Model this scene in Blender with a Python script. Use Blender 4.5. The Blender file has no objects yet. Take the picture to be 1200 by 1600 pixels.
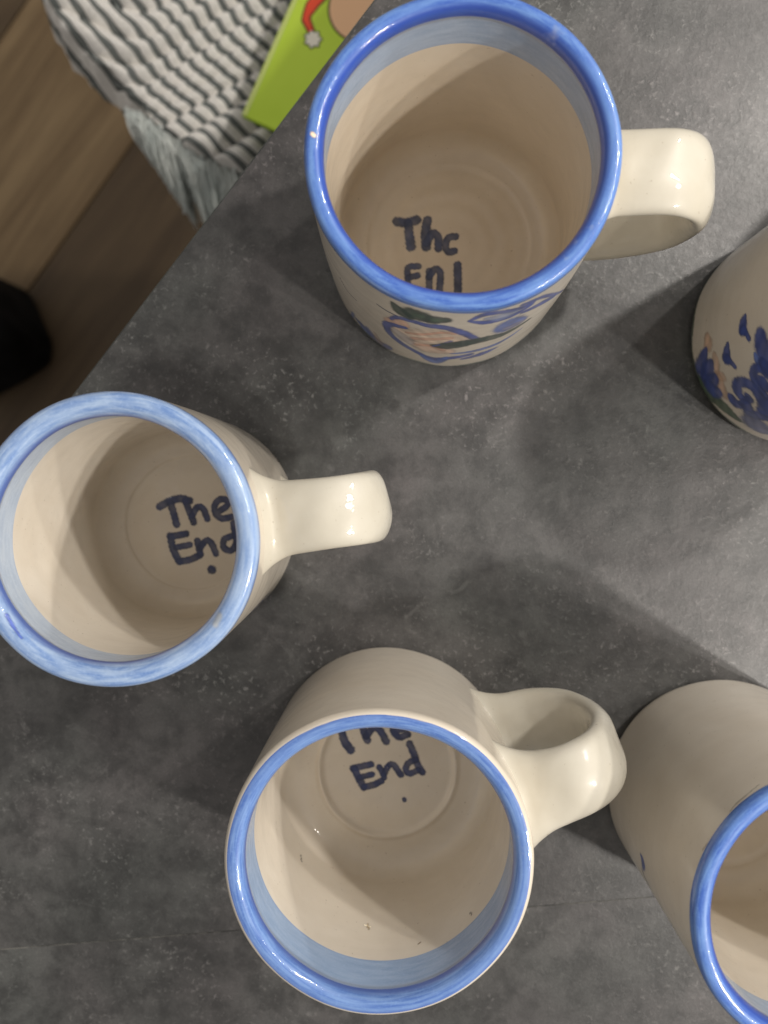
import bpy, bmesh, math, random
import numpy as np
from mathutils import Vector, Matrix, noise as mnoise

sc = bpy.context.scene
COL = sc.collection
random.seed(4)
rng = np.random.default_rng(4)

# ------------------------------------------------------------------ camera
F, D = 1300.0, 0.33                      # focal length in photo pixels, height above the counter
_d = np.array([-50.0, -60.0, -1300.0]); _d /= np.linalg.norm(_d)
CZ = -_d
CX = np.cross([0, 1, 0], CZ); CX /= np.linalg.norm(CX)
CY = np.cross(CZ, CX)
CAM = np.array([0.0, 0.0, D])
cd = bpy.data.cameras.new('camera')
cam = bpy.data.objects.new('camera', cd); COL.objects.link(cam)
cd.sensor_fit = 'VERTICAL'; cd.sensor_height = 32.0; cd.lens = F / 1600 * 32.0
cd.clip_start = 0.01; cd.clip_end = 50
m = Matrix(((CX[0], CY[0], CZ[0], 0), (CX[1], CY[1], CZ[1], 0), (CX[2], CY[2], CZ[2], D), (0, 0, 0, 1)))
cam.matrix_world = m
cd.dof.use_dof = True; cd.dof.focus_distance = 0.268; cd.dof.aperture_fstop = 8.5
sc.camera = cam

def ray(u, v):
    r = CX * (u - 600) + CY * (800 - v) - CZ * F
    return r / np.linalg.norm(r)
def at(u, v, z=0.0):
    r = ray(u, v)
    return CAM + r * ((z - D) / r[2])

# ------------------------------------------------------------------ world, lamps, exposure
w = bpy.data.worlds.new('World'); sc.world = w; w.use_nodes = True
bg = w.node_tree.nodes['Background']
bg.inputs[0].default_value = (1.0, 0.95, 0.90, 1); bg.inputs[1].default_value = 0.35

def lamp(name, az, el, dist, power, radius, col=(1, 0.945, 0.875)):
    l = bpy.data.lights.new(name, 'POINT'); l.energy = power; l.shadow_soft_size = radius; l.color = col
    o = bpy.data.objects.new(name, l); COL.objects.link(o)
    a, e = math.radians(az), math.radians(el)
    o.location = (dist * math.cos(a) * math.cos(e), dist * math.sin(a) * math.cos(e), dist * math.sin(e))
    return o
lamp('ceiling_lamp', 31, 49, 0.82, 10.6, 0.017)
lamp('ceiling_lamp', -33, 45, 1.20, 23.5, 0.023)
lamp('ceiling_lamp', 43, 37, 1.70, 28.0, 0.034)
lamp('ceiling_lamp', -27, 39, 2.00, 42.0, 0.040)
lamp('ceiling_lamp', 14, 50, 1.60, 11.0, 0.055)

sc.view_settings.view_transform = 'Standard'; sc.view_settings.look = 'None'
sc.view_settings.exposure = 0.0; sc.view_settings.gamma = 1.0
sc.render.film_transparent = False

# ------------------------------------------------------------------ helpers
def tag(o, label=None, cat=None, group=None, kind=None):
    if label: o['label'] = label
    if cat: o['category'] = cat
    if group: o['group'] = group
    if kind: o['kind'] = kind
    return o

def empty(name, loc=(0, 0, 0), rz=0.0):
    o = bpy.data.objects.new(name, None); COL.objects.link(o)
    o.empty_display_size = 0.02; o.location = loc; o.rotation_euler = (0, 0, rz)
    return o

def link(name, me, mat, parent=None, smooth=True):
    o = bpy.data.objects.new(name, me); COL.objects.link(o)
    if mat: me.materials.append(mat)
    if smooth: me.polygons.foreach_set('use_smooth', np.ones(len(me.polygons), bool))
    if parent: o.parent = parent
    return o

def mesh_np(name, V, Fq):
    """quad mesh from numpy arrays"""
    me = bpy.data.meshes.new(name)
    V = np.asarray(V, np.float32); Fq = np.asarray(Fq, np.int32)
    n = Fq.shape[1]
    me.vertices.add(len(V)); me.vertices.foreach_set('co', V.ravel())
    me.loops.add(Fq.size); me.loops.foreach_set('vertex_index', Fq.ravel())
    me.polygons.add(len(Fq))
    me.polygons.foreach_set('loop_start', np.arange(0, Fq.size, n, dtype=np.int32))
    me.polygons.foreach_set('loop_total', np.full(len(Fq), n, np.int32))
    me.update(calc_edges=True); me.validate()
    return me

def grid_faces(nr, nc, wrap):
    i = np.arange(nr - 1)[:, None]; j = np.arange(nc if wrap else nc - 1)[None, :]
    j2 = (j + 1) % nc
    return np.stack([i * nc + j, i * nc + j2, (i + 1) * nc + j2, (i + 1) * nc + j], -1).reshape(-1, 4)

def srgb(r, g, b):
    f = lambda c: (c / 255 / 12.92) if c / 255 <= 0.04045 else ((c / 255 + 0.055) / 1.055) ** 2.4
    return (f(r), f(g), f(b))

class NT:
    def __init__(s, name):
        s.m = bpy.data.materials.new(name); s.m.use_nodes = True
        s.t = s.m.node_tree; s.b = s.t.nodes['Principled BSDF']
    def n(s, typ, **kw):
        nd = s.t.nodes.new(typ)
        for k, v in kw.items():
            if k.startswith('_'): setattr(nd, k[1:], v)
            else: nd.inputs[k.replace('__', ' ')].default_value = v
        return nd
    def l(s, a, b): s.t.links.new(a, b)
    def noise(s, scale, detail=4, rough=0.5, vec=None, dist=0.0):
        nd = s.n('ShaderNodeTexNoise'); nd.inputs['Scale'].default_value = scale
        nd.inputs['Detail'].default_value = detail; nd.inputs['Roughness'].default_value = rough
        nd.inputs['Distortion'].default_value = dist
        if vec is not None: s.l(vec, nd.inputs['Vector'])
        return nd
    def ramp(s, src, stops):
        r = s.n('ShaderNodeValToRGB'); e = r.color_ramp.elements
        while len(e) < len(stops): e.new(0.5)
        for k, (p, c) in enumerate(stops):
            e[k].position = p; e[k].color = (*c, 1) if len(c) == 3 else c
        s.l(src, r.inputs[0]); return r
    def mix(s, fac, a, b, mode='MIX'):
        x = s.n('ShaderNodeMix', _data_type='RGBA', _blend_type=mode)
        for sock, v in ((x.inputs[0], fac), (x.inputs[6], a), (x.inputs[7], b)):
            if isinstance(v, (int, float)): sock.default_value = v
            elif isinstance(v, tuple): sock.default_value = (*v, 1)
            else: s.l(v, sock)
        return x.outputs[2]
    def bump(s, h, strength, dist, prev=None):
        b = s.n('ShaderNodeBump'); b.inputs['Strength'].default_value = strength; b.inputs['Distance'].default_value = dist
        s.l(h, b.inputs['Height'])
        if prev is not None: s.l(prev, b.inputs['Normal'])
        return b.outputs[0]
def g(v): return (v, v, v)

# ------------------------------------------------------------------ materials
def glaze_material(name, base, base2, use_paint=True, speck=True, inner=None, hb=1.0):
    s = NT(name); tc = s.n('ShaderNodeTexCoord'); vec = tc.outputs['Object']
    n1 = s.noise(38, 5, 0.55, vec)
    c = s.mix(s.ramp(n1.outputs[0], [(0.35, g(0)), (0.68, g(1))]).outputs[0], base, base2)
    n2 = s.noise(9, 3, 0.5, vec)
    c = s.mix(s.ramp(n2.outputs[0], [(0.4, g(0)), (0.75, g(0.45))]).outputs[0], c, tuple(x * y for x, y in zip(base, (0.93, 0.88, 0.80))))
    if speck:
        n3 = s.noise(900, 2, 0.5, vec)
        c = s.mix(s.ramp(n3.outputs[0], [(0.71, g(0)), (0.78, g(0.5))]).outputs[0], c, (0.25, 0.18, 0.11))
    if inner:
        bd = s.n('ShaderNodeAttribute', _attribute_name='band'); gt = s.n('ShaderNodeMath', _operation='GREATER_THAN'); s.l(bd.outputs['Fac'], gt.inputs[0]); gt.inputs[1].default_value = 1.0
        st = s.noise(24, 5, 0.62, vec, 0.8)
        ci = s.mix(1.0, c, inner, 'MULTIPLY')
        ci = s.mix(s.ramp(st.outputs[0], [(0.48, g(0)), (0.72, g(0.30))]).outputs[0], ci, (0.56, 0.48, 0.37))
        c = s.mix(gt.outputs[0], c, ci)
    if use_paint:
        at_ = s.n('ShaderNodeAttribute', _attribute_name='paint')
        c = s.mix(at_.outputs['Alpha'], c, at_.outputs['Color'])
    s.l(c, s.b.inputs['Base Color'])
    s.b.inputs['Roughness'].default_value = 0.42
    s.b.inputs['Specular IOR Level'].default_value = 0.35
    s.b.inputs['Coat Weight'].default_value = min(1.0, 0.7 * hb); s.b.inputs['Coat Roughness'].default_value = 0.022
    h1 = s.noise(70, 3, 0.5, vec); h2 = s.noise(420, 3, 0.6, vec)
    nb = s.bump(h1.outputs[0], 0.30 * hb, 0.0012); nb = s.bump(h2.outputs[0], 0.22 * hb, 0.00022, nb)
    s.l(nb, s.b.inputs['Coat Normal'])
    nb2 = s.bump(h1.outputs[0], 0.2, 0.001); s.l(nb2, s.b.inputs['Normal'])
    return s.m

def blue_material(name, deep, pale, edge, sc_=1.0):
    """brushed cobalt band: streaks run round the rim (attribute 'band' = across the band, 'arc' = along it)"""
    s = NT(name); tc = s.n('ShaderNodeTexCoord')
    a = s.n('ShaderNodeAttribute', _attribute_name='band')
    comb = s.n('ShaderNodeCombineXYZ')
    arc = s.n('ShaderNodeAttribute', _attribute_name='arc')
    mul = s.n('ShaderNodeMath', _operation='MULTIPLY'); s.l(arc.outputs['Fac'], mul.inputs[0]); mul.inputs[1].default_value = 3.2
    mul2 = s.n('ShaderNodeMath', _operation='MULTIPLY'); s.l(a.outputs['Fac'], mul2.inputs[0]); mul2.inputs[1].default_value = 6.5
    s.l(mul.outputs[0], comb.inputs[0]); s.l(mul2.outputs[0], comb.inputs[1])
    n1 = s.noise(1.3, 3, 0.55, comb.outputs[0], 0.2)
    n2 = s.noise(1100, 2, 0.5, tc.outputs['Object'])
    n3 = s.noise(26, 2, 0.5, tc.outputs['Object'])
    c = s.mix(s.ramp(n1.outputs[0], [(0.34, g(0)), (0.66, g(1))]).outputs[0], deep, pale)
    c = s.mix(s.ramp(n2.outputs[0], [(0.5, g(0)), (0.8, g(0.25))]).outputs[0], c, tuple(min(1, x * 1.3 + 0.02) for x in pale))
    c = s.mix(s.ramp(n3.outputs[0], [(0.45, g(0)), (0.7, g(0.5))]).outputs[0], c, pale)
    e = s.ramp(a.outputs['Fac'], edge)
    c = s.mix(e.outputs[0], c, tuple(x * 0.55 for x in deep[:2]) + (deep[2] * 0.82,))
    if 'rim' in name:
        nb_ = s.noise(45, 3, 0.6, tc.outputs['Object'])
        ad = s.n('ShaderNodeMath', _operation='MULTIPLY_ADD'); s.l(nb_.outputs[0], ad.inputs[0]); ad.inputs[1].default_value = 0.42; ad.inputs[2].default_value = -0.20
        df = s.n('ShaderNodeMath', _operation='SUBTRACT'); s.l(ad.outputs[0], df.inputs[0]); s.l(a.outputs['Fac'], df.inputs[1])
        c = s.mix(s.ramp(df.outputs[0], [(0.0, g(0)), (0.06, g(0.85))]).outputs[0], c, (0.52, 0.47, 0.42))
        n5 = s.noise(60, 4, 0.7, tc.outputs['Object'])
        c = s.mix(s.ramp(n5.outputs[0], [(0.64, g(0)), (0.72, g(0.35))]).outputs[0], c, (0.42, 0.45, 0.50))
    p = s.n('ShaderNodeAttribute', _attribute_name='paint')
    c = s.mix(p.outputs['Alpha'], c, p.outputs['Color'])
    s.l(c, s.b.inputs['Base Color'])
    s.b.inputs['Roughness'].default_value = 0.4; s.b.inputs['Specular IOR Level'].default_value = 0.35
    s.b.inputs['Coat Weight'].default_value = 0.9; s.b.inputs['Coat Roughness'].default_value = 0.05
    h1 = s.noise(90, 3, 0.5, tc.outputs['Object']); h2 = s.noise(520, 3, 0.6, tc.outputs['Object'])
    nb = s.bump(h1.outputs[0], 0.35, 0.0010); nb = s.bump(h2.outputs[0], 0.4, 0.00025, nb)
    s.l(nb, s.b.inputs['Coat Normal'])
    return s.m

CREAM = (0.66, 0.595, 0.50); CREAM2 = (0.73, 0.675, 0.585)
INNER = (0.66, 0.56, 0.435); INNER2 = (0.70, 0.60, 0.475)
M_body = glaze_material('cream_glaze', CREAM, CREAM2, inner=(1.07, 1.065, 1.06))
M_body_tan = glaze_material('tan_cream_glaze', CREAM, CREAM2, inner=(1.06, 1.01, 0.94))
M_handle = glaze_material('cream_glaze_handle', (0.54, 0.505, 0.42), (0.62, 0.59, 0.51), use_paint=False, hb=2.2)
M_band_pale = blue_material('pale_band_glaze', (0.42, 0.50, 0.62), (0.52, 0.59, 0.68), [(0.0, g(0.4)), (0.07, g(0.0)), (0.93, g(0)), (1.0, g(0.15))])
M_rim_strong = blue_material('cobalt_rim_glaze', (0.045, 0.125, 0.46), (0.15, 0.29, 0.62), [(0.0, g(0.1)), (0.30, g(0.0)), (0.62, g(0.15)), (0.80, g(0.95)), (0.95, g(0.75))])
M_rim_pale = blue_material('pale_cobalt_rim_glaze', (0.14, 0.25, 0.52), (0.36, 0.48, 0.68), [(0.0, g(0.75)), (0.16, g(0.0)), (0.80, g(0.0)), (0.95, g(0.9))])
M_rim_mid = blue_material('mid_cobalt_rim_glaze', (0.075, 0.165, 0.46), (0.19, 0.32, 0.61), [(0.0, g(0.5)), (0.2, g(0.1)), (0.75, g(0.0)), (0.97, g(0.7))])
M_band = blue_material('grey_blue_band_glaze', (0.33, 0.43, 0.58), (0.43, 0.52, 0.65), [(0.0, g(0.45)), (0.07, g(0.0)), (0.93, g(0)), (1.0, g(0.25))])
M_band_blue = blue_material('sky_blue_band_glaze', (0.26, 0.38, 0.58), (0.35, 0.47, 0.66), [(0.0, g(0.45)), (0.07, g(0.0)), (0.93, g(0)), (1.0, g(0.25))])

# ------------------------------------------------------------------ mugs
class Mug:
    """parameters; all metres. outer(z) radius, lip, inside wall, fillet and inside floor"""
    def __init__(s, c, R, Rb, h, lipw=0.006, wall=0.0045, band=0.016, floor=0.008, blue_out=0.004,
                 ring=0.027, nt=480, fine_out=False, fine_floor=False, seed=0, bulge=0.0, ringh=0.0011, ky=1.0):
        s.__dict__.update(locals()); s.c = np.array([c[0], c[1]])
        r = np.random.default_rng(seed + 11)
        s.ph = r.uniform(0, 6.28, 12)
    def outer(s, z):
        t = np.clip(z / s.h, 0, 1)
        r = s.Rb + (s.R - s.Rb) * t + s.bulge * np.sin(np.pi * np.clip(t * 1.15, 0, 1))
        k = 0.006
        q = np.clip((k - z) / k, 0, 1)                       # rounded foot
        return r - k * 0.55 * (1 - np.sqrt(np.clip(1 - q * q, 0, 1)))
    def profile(s):
        h, R, lw = s.h, s.R, s.lipw
        P = [(0.0, 0.0018, 0), (s.Rb * 0.55, 0.0018, 0), (s.Rb - 0.010, 0.0016, 0), (s.Rb - 0.0080, 0.0002, 0), (s.Rb - 0.0050, 0.0, 0)]
        zl = h - lw * 0.62
        n = 250 if s.fine_out else 70
        zs = np.concatenate([0.006 * (1 - np.cos(np.linspace(0.25, 1.57, 10))), np.linspace(0.0065, zl, n)])
        for z in zs:
            P.append((float(s.outer(z)), float(z), 0))
        # lip: half ellipse slightly proud of the wall
        ro = float(s.outer(zl)); rc = ro - lw / 2
        for a in np.linspace(0.04, math.pi - 0.04, 34):
            x = math.copysign(abs(math.cos(a)) ** 0.85, math.cos(a)); y = math.sin(a) ** 0.8
            P.append((rc + lw / 2 * x * 1.0 + 0.0004 * math.sin(a), zl + lw * 0.62 * y, 1))
        # inside: the lip rolls under to the thinner wall
        ri = ro - lw
        wi = lambda z: float(s.outer(max(z, 0.0))) - s.wall
        z0 = zl - 0.0003; rbead = 0.0035
        for q in np.linspace(0, 1, 8)[1:]:
            z = z0 - rbead * q
            P.append((ri + (wi(z) - ri) * (0.5 - 0.5 * math.cos(math.pi * q)), z, 2))
        zb = h - s.band
        for z in np.linspace(z0 - rbead, zb, 22)[1:]:
            P.append((wi(z), z, 2))
        fl = s.floor; fr = 0.0095
        n = 130
        rin_b = s.outer(fl + fr) - s.wall
        for z in np.linspace(zb, fl + fr, n)[1:]:
            P.append((wi(z), z, 3))
        for a in np.linspace(0, math.pi / 2, 16)[1:]:
            P.append((rin_b - fr * (1 - math.cos(a)) * 1.0, fl + fr - (fr - 0.0004) * math.sin(a), 3))
        r1 = rin_b - fr
        nf = 110 if s.fine_floor else 24
        for r in np.linspace(r1, 0.0002, nf + 1)[1:]:
            dz = 0.0004 * min(1, (r1 - r) / 0.002 + 0) * 0
            ringd = s.ringh * math.exp(-((r - s.ring) / 0.0013) ** 2) + (s.ringh < 0.0006) * 0.00007 * math.cos(r * 900) - 0.0008 * (1 / (1 + math.exp((r - s.ring) / 0.0010)))
            P.append((r, fl + 0.0004 + ringd + dz, 4))
        return P
    def wob(s, th, z):
        """thrown-by-hand unevenness: radius offset, z offset"""
        p = s.ph
        u = 0.00030 * np.sin(2 * th + p[0] + z * 9) + 0.00016 * np.sin(3 * th + p[1] - z * 25) + 0.00008 * np.sin(5 * th + p[2] + z * 60) + 0.00005 * np.sin(9 * th + p[3])
        v = 0.000022 * np.sin(z * 330 + p[4] + 0.8 * np.sin(th + p[5])) * (0.6 + 0.4 * np.sin(z * 90 + p[9])) + 0.000010 * np.sin(z * 700 + p[6] + th)
        return u + v * (z > 0.012) * 1.0
    def verts(s, P):
        th = np.linspace(0, 2 * math.pi, s.nt, endpoint=False)
        r = np.array([p[0] for p in P])[:, None]; z = np.array([p[1] for p in P])[:, None]
        k = np.clip(r / 0.03, 0, 1)
        rr = r + s.wob(th[None, :], z) * k
        zz = z + (z > s.h * 0.5) * (z / s.h) ** 3 * (0.0003 * np.sin(2 * th + s.ph[7]) + 0.00015 * np.sin(3 * th + s.ph[8]))[None, :]
        V = np.stack([rr * np.cos(th), rr * np.sin(th), np.broadcast_to(zz, rr.shape)], -1)
        return V, th
    # map photo pixel -> surface coordinates
    def on_outer(s, u, v):
        rd = ray(u, v); R = s.R
        z = 0.04
        for _ in range(12):
            R = float(s.outer(z)); a = rd[:2] @ rd[:2]; o = CAM[:2] - s.c; b = o @ rd[:2]; cc = o @ o - R * R
            disc = b * b - a * cc
            disc = max(disc, 0.0)
            t = (-b - math.sqrt(disc)) / a
            z = CAM[2] + t * rd[2]
        p = CAM + rd * t - np.array([*s.c, 0])
        return math.atan2(p[1], p[0]) * 0.042, z * s.ky
    def on_inner(s, u, v):
        rd = ray(u, v); Ri = s.R - s.wall; a = rd[:2] @ rd[:2]; o = CAM[:2] - s.c; b = o @ rd[:2]; cc = o @ o - Ri * Ri
        t = (-b + math.sqrt(max(b * b - a * cc, 0))) / a; p = CAM + t * rd - np.array([*s.c, 0])
        return math.atan2(p[1], p[0]) * s.R, p[2]
    def on_floor(s, u, v):
        p = at(u, v, s.floor - 0.0004)
        return p[0] - s.c[0], p[1] - s.c[1]

def vnoise(a, b, f, seed):
    """cheap smooth value noise on arrays"""
    x = a * f + seed * 7.31; y = b * f + seed * 3.17
    return (np.sin(x * 1.7 + 1.3 * np.sin(y * 1.1 + seed)) + np.sin(y * 2.3 + 1.1 * np.sin(x * 1.9 - seed)) + np.sin((x + y) * 3.1 + seed)) / 3

def paint_strokes(A, B, strokes, rgba):
    """A,B: surface coordinates of the vertices (metres). stroke = (points, width, colour, opacity, softness)"""
    for k, st in enumerate(strokes):
        pts, wd, col, op = st[:4]
        soft = st[4] if len(st) > 4 else 0.35
        pts = np.array(pts, float)
        if len(pts) > 2:       # smooth the polyline
            q = []
            n = len(pts)
            for i in range(n - 1):
                p0 = pts[max(i - 1, 0)]; p1 = pts[i]; p2 = pts[i + 1]; p3 = pts[min(i + 2, n - 1)]
                for t in np.linspace(0, 1, 6, endpoint=False):
                    q.append(0.5 * ((2 * p1) + (-p0 + p2) * t + (2 * p0 - 5 * p1 + 4 * p2 - p3) * t * t + (-p0 + 3 * p1 - 3 * p2 + p3) * t ** 3))
            q.append(pts[-1]); pts = np.array(q)
        n = len(pts)
        ws = np.interp(np.linspace(0, 1, max(n, 2)), np.linspace(0, 1, len(wd)) if hasattr(wd, '__len__') else [0, 1], wd if hasattr(wd, '__len__') else [wd, wd]) / 2
        W = ws.max() * 1.8
        m_ = (A > pts[:, 0].min() - W) & (A < pts[:, 0].max() + W) & (B > pts[:, 1].min() - W) & (B < pts[:, 1].max() + W)
        idx = np.nonzero(m_)
        if len(idx[0]) == 0: continue
        a = A[idx]; b = B[idx]; best = np.full(a.shape, 1e9); tt = np.zeros(a.shape)
        segs = [(0, 0)] if n == 1 else [(i, i + 1) for i in range(n - 1)]
        for i, j in segs:
            d = pts[j] - pts[i]; L = d @ d + 1e-16
            t = np.clip(((a - pts[i, 0]) * d[0] + (b - pts[i, 1]) * d[1]) / L, 0, 1)
            wl = ws[i] * (1 - t) + ws[j] * t
            e = np.hypot(a - pts[i, 0] - t * d[0], b - pts[i, 1] - t * d[1]) / np.maximum(wl, 1e-6)
            mm = e < best
            best = np.where(mm, e, best); tt = np.where(mm, (i + t) / max(n - 1, 1), tt)
        nz = vnoise(a, b, 1400, k + 1)
        x = (1.0 + 0.09 * nz - best) / soft
        al = np.clip(x, 0, 1); al = al * al * (3 - 2 * al)
        dens = 0.96 + 0.07 * vnoise(a, b, 400, k + 5) + 0.06 * np.clip(best, 0, 1) ** 2
        al = al * (1 - (1 - op) * (0.35 if op > 0.77 else 0.8)) * np.clip(dens, 0, 1)
        c = np.array(col)[None, :] * (1.55 - 0.95 * np.clip(best, 0, 1) ** 2 + 0.45 * vnoise(a, b, 420, k + 9))[:, None]
        old = rgba[idx]
        oa = old[:, 3]
        na = al + oa * (1 - al)
        nc = (c * al[:, None] + old[:, :3] * (oa * (1 - al))[:, None]) / np.maximum(na, 1e-6)[:, None]
        rgba[idx] = np.concatenate([nc, na[:, None]], 1)

def set_attr(me, name, data, typ):
    at_ = me.attributes.new(name, typ, 'POINT')
    at_.data.foreach_set('color' if typ == 'FLOAT_COLOR' else 'value', np.ascontiguousarray(data, np.float32).ravel())

def build_mug(mg, label, rim_mat, band_mat, outer_strokes=(), floor_strokes=(), wall_strokes=(), rim_strokes=(), name='mug', body_mat=None):
    root = empty(name, (mg.c[0], mg.c[1], 0))
    tag(root, label, 'mug', 'hand painted cream and blue mugs on the grey counter')
    P = mg.profile(); V, th = mg.verts(P)
    zone = np.array([p[2] for p in P]); nt = mg.nt
    # the blue may run a little down the outside
    zr = np.array([p[1] for p in P]); rr = np.array([p[0] for p in P])
    lip_first = int(np.argmax(zone == 1)); band_first = int(np.argmax(zone == 2)); in_first = int(np.argmax(zone == 3))
    if mg.blue_out > 0:
        i0 = lip_first
        while zr[i0 - 1] > mg.h - mg.blue_out: i0 -= 1
    else:
        i0 = lip_first + 12                                   # cream shows on the outer shoulder of the lip
    def part(pname, lo, hi, mat, fn=None, extra=None):
        rows = list(range(lo, hi + 1)); Vp = V[rows].reshape(-1, 3)
        Fq = grid_faces(len(rows), nt, True)
        if extra is not None:
            rows2 = list(range(extra[0], extra[1] + 1)); off = len(Vp)
            Vp = np.concatenate([Vp, V[rows2].reshape(-1, 3)])
            Fq = np.concatenate([Fq, grid_faces(len(rows2), nt, True) + off]); rows = rows + rows2
        me = mesh_np(pname, Vp, Fq)
        rgba = np.zeros((len(rows), nt, 4)); fn(rows, rgba) if fn else None
        set_attr(me, 'paint', rgba.reshape(-1, 4), 'FLOAT_COLOR')
        R_ = np.array(rows)
        bnd = (R_ - lo) / max(hi - lo, 1)
        set_attr(me, 'band', np.repeat(bnd, nt), 'FLOAT')
        arc = np.abs(((th + 0.7) % (2 * math.pi)) - math.pi) * 1.0
        set_attr(me, 'arc', np.tile(arc, len(rows)), 'FLOAT')
        return link(pname, me, mat, root)
    def body_paint(rows, rgba):
        rows = np.array(rows)
        thw = ((th + math.pi) % (2 * math.pi)) - math.pi
        # unglazed / worn foot edge
        zz = V[rows][:, :, 2]; zn = zone[rows]
        sel = np.nonzero(zn == 0)[0]
        if len(outer_strokes):
            A = np.broadcast_to(thw[None, :] * 0.042, (len(sel), nt)); B = zz[sel] * mg.ky
            sub = rgba[sel]; paint_strokes(A, B, outer_strokes, sub); rgba[sel] = sub
        sel = np.nonzero(zn == 3)[0]
        if len(wall_strokes):
            A = np.broadcast_to(thw[None, :] * mg.R, (len(sel), nt)); B = zz[sel]
            sub = rgba[sel]; paint_strokes(A, B, wall_strokes, sub); rgba[sel] = sub
        sel = np.nonzero(zn == 4)[0]
        if len(floor_strokes):
            A = V[rows][sel][:, :, 0]; B = V[rows][sel][:, :, 1]
            sub = rgba[sel]; paint_strokes(A, B, floor_strokes, sub); rgba[sel] = sub
    part('body', 0, i0, body_mat or M_body, body_paint, extra=(in_first - 1, len(P) - 1))
    def rim_paint(rows, rgba):
        rows = np.array(rows)
        thw = ((th + math.pi) % (2 * math.pi)) - math.pi
        A = np.broadcast_to(thw[None, :] * mg.R, (len(rows), nt))
        al_ = np.r_[0, np.cumsum(np.hypot(np.diff(rr[i0:band_first + 1]), np.diff(zr[i0:band_first + 1])))]
        B = np.broadcast_to(al_[rows - i0][:, None], A.shape)
        if len(rim_strokes): paint_strokes(A, B, rim_strokes, rgba)
    part('rim', i0, band_first, rim_mat, rim_paint)
    part('inner_band', band_first, in_first - 1, band_mat)
    return root

def bez(ctrl, n):
    """Catmull-Rom through control points, n samples"""
    c = np.array(ctrl, float); out = []
    m_ = len(c) - 1
    for k in range(n):
        x = k / (n - 1) * m_; i = min(int(x), m_ - 1); t = x - i
        p0 = c[i - 1] if i > 0 else 2 * c[0] - c[1]
        p1 = c[i]; p2 = c[i + 1]; p3 = c[i + 2] if i + 2 <= m_ else 2 * c[-1] - c[-2]
        out.append(0.5 * ((2 * p1) + (-p0 + p2) * t + (2 * p0 - 5 * p1 + 4 * p2 - p3) * t * t + (-p0 + 3 * p1 - 3 * p2 + p3) * t ** 3))
    return np.array(out)

def build_handle(mg, root, az, ctrl, width, thick, fil=0.009, filt=0.0055, seed=1, lat=(0, 0), fil2=None):
    """strap handle swept along ctrl = (beyond wall, z); both ends swell into a fillet that lies on the wall"""
    n, mrd = 170, 80
    c = [(float(mg.outer(b)) + a, b) for a, b in ctrl]
    path = bez(c, n)
    seg = np.r_[0, np.cumsum(np.linalg.norm(np.diff(path, axis=0), axis=1))]; L = seg[-1]
    # finer steps near the ends
    tt = np.linspace(0, 1, n); tt = tt - 0.11 * np.sin(2 * math.pi * tt); 
    path = np.stack([np.interp(tt * L, seg, path[:, 0]), np.interp(tt * L, seg, path[:, 1])], 1); seg = tt * L
    def var(v):
        q = np.interp(seg / L, np.linspace(0, 1, len(v)), v); kk = np.hanning(19); kk /= kk.sum()
        return np.convolve(np.pad(q, 9, 'edge'), kk, 'valid')
    w = var(width); t = var(thick); la = var(lat)
    tan = np.gradient(path, axis=0); tan /= np.linalg.norm(tan, axis=1)[:, None]
    nor = np.stack([-tan[:, 1], tan[:, 0]], 1)
    de = np.minimum(seg, L - seg)                            # distance from the nearer end
    fil = np.where(seg < L / 2, fil, fil2 or fil)
    def fillet(f):
        x = np.clip(1 - de / f, 0, 1); return f * (1 - np.sqrt(np.clip(1 - (x * 0.985) ** 2, 0, 1)))
    w = w + 2 * fillet(fil); t = t + 2 * fillet(filt)
    bl = np.clip(1 - de / (fil * 1.6), 0, 1); bl = bl * bl * (3 - 2 * bl); bl = np.where(de < 0.0012, 1.0, bl)
    rs = np.random.default_rng(seed); ph = rs.uniform(0, 6.28, 8)
    a = 2 * math.pi * np.arange(mrd) / mrd; ca, sa = np.cos(a), np.sin(a)
    ex_ = 0.86 + 0.24 * np.clip(1 - de / 0.008, 0, 1)[:, None]
    y = w[:, None] / 2 * np.sign(ca)[None, :] * np.abs(ca)[None, :] ** ex_
    q = t[:, None] / 2 * np.sign(sa)[None, :] * np.abs(sa)[None, :] ** (ex_ + 0.14)
    S = seg[:, None]
    dn = 0.00038 * np.sin(S * 210 + ph[0] + y * 120) + 0.00018 * np.sin(y * 420 + ph[1] + S * 90) + 0.00008 * np.sin(S * 610 + ph[2] - y * 300)
    q = q + dn * np.where(sa > 0, 1.0, 0.4)[None, :] * np.abs(sa)[None, :]
    yy = y * (1 + 0.025 * np.sin(S * 130 + ph[3])) + la[:, None]
    rad = path[:, 0:1] + nor[:, 0:1] * q; z = path[:, 1:2] + nor[:, 1:2] * q
    R0 = mg.outer(z)
    cyl = np.sqrt(np.clip(R0 ** 2 - np.minimum(np.abs(yy), mg.R * 0.92) ** 2, 0, None))
    rad = rad - bl[:, None] * (R0 - cyl)
    e0_ = np.clip(1 - de / 0.0010, 0, 1)[:, None]
    rad = rad * (1 - e0_) + (cyl - 0.0006) * e0_
    V = np.stack([rad, yy, z], -1).reshape(-1, 3); c_, s_ = math.cos(az), math.sin(az)
    Vr = np.stack([V[:, 0] * c_ - V[:, 1] * s_, V[:, 0] * s_ + V[:, 1] * c_, V[:, 2]], -1)
    me = mesh_np('handle', Vr, grid_faces(n, mrd, True)[:, ::-1])
    return link('handle', me, M_handle, root)

NAVY = (0.011, 0.019, 0.075); COB = (0.022, 0.050, 0.24); COBL = (0.05, 0.10, 0.32); GRN = (0.006, 0.026, 0.020); GRN2 = (0.04, 0.09, 0.05)
PINK = (0.50, 0.27, 0.18); PINKD = (0.42, 0.19, 0.12); SLATE = (0.024, 0.034, 0.085)

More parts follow.
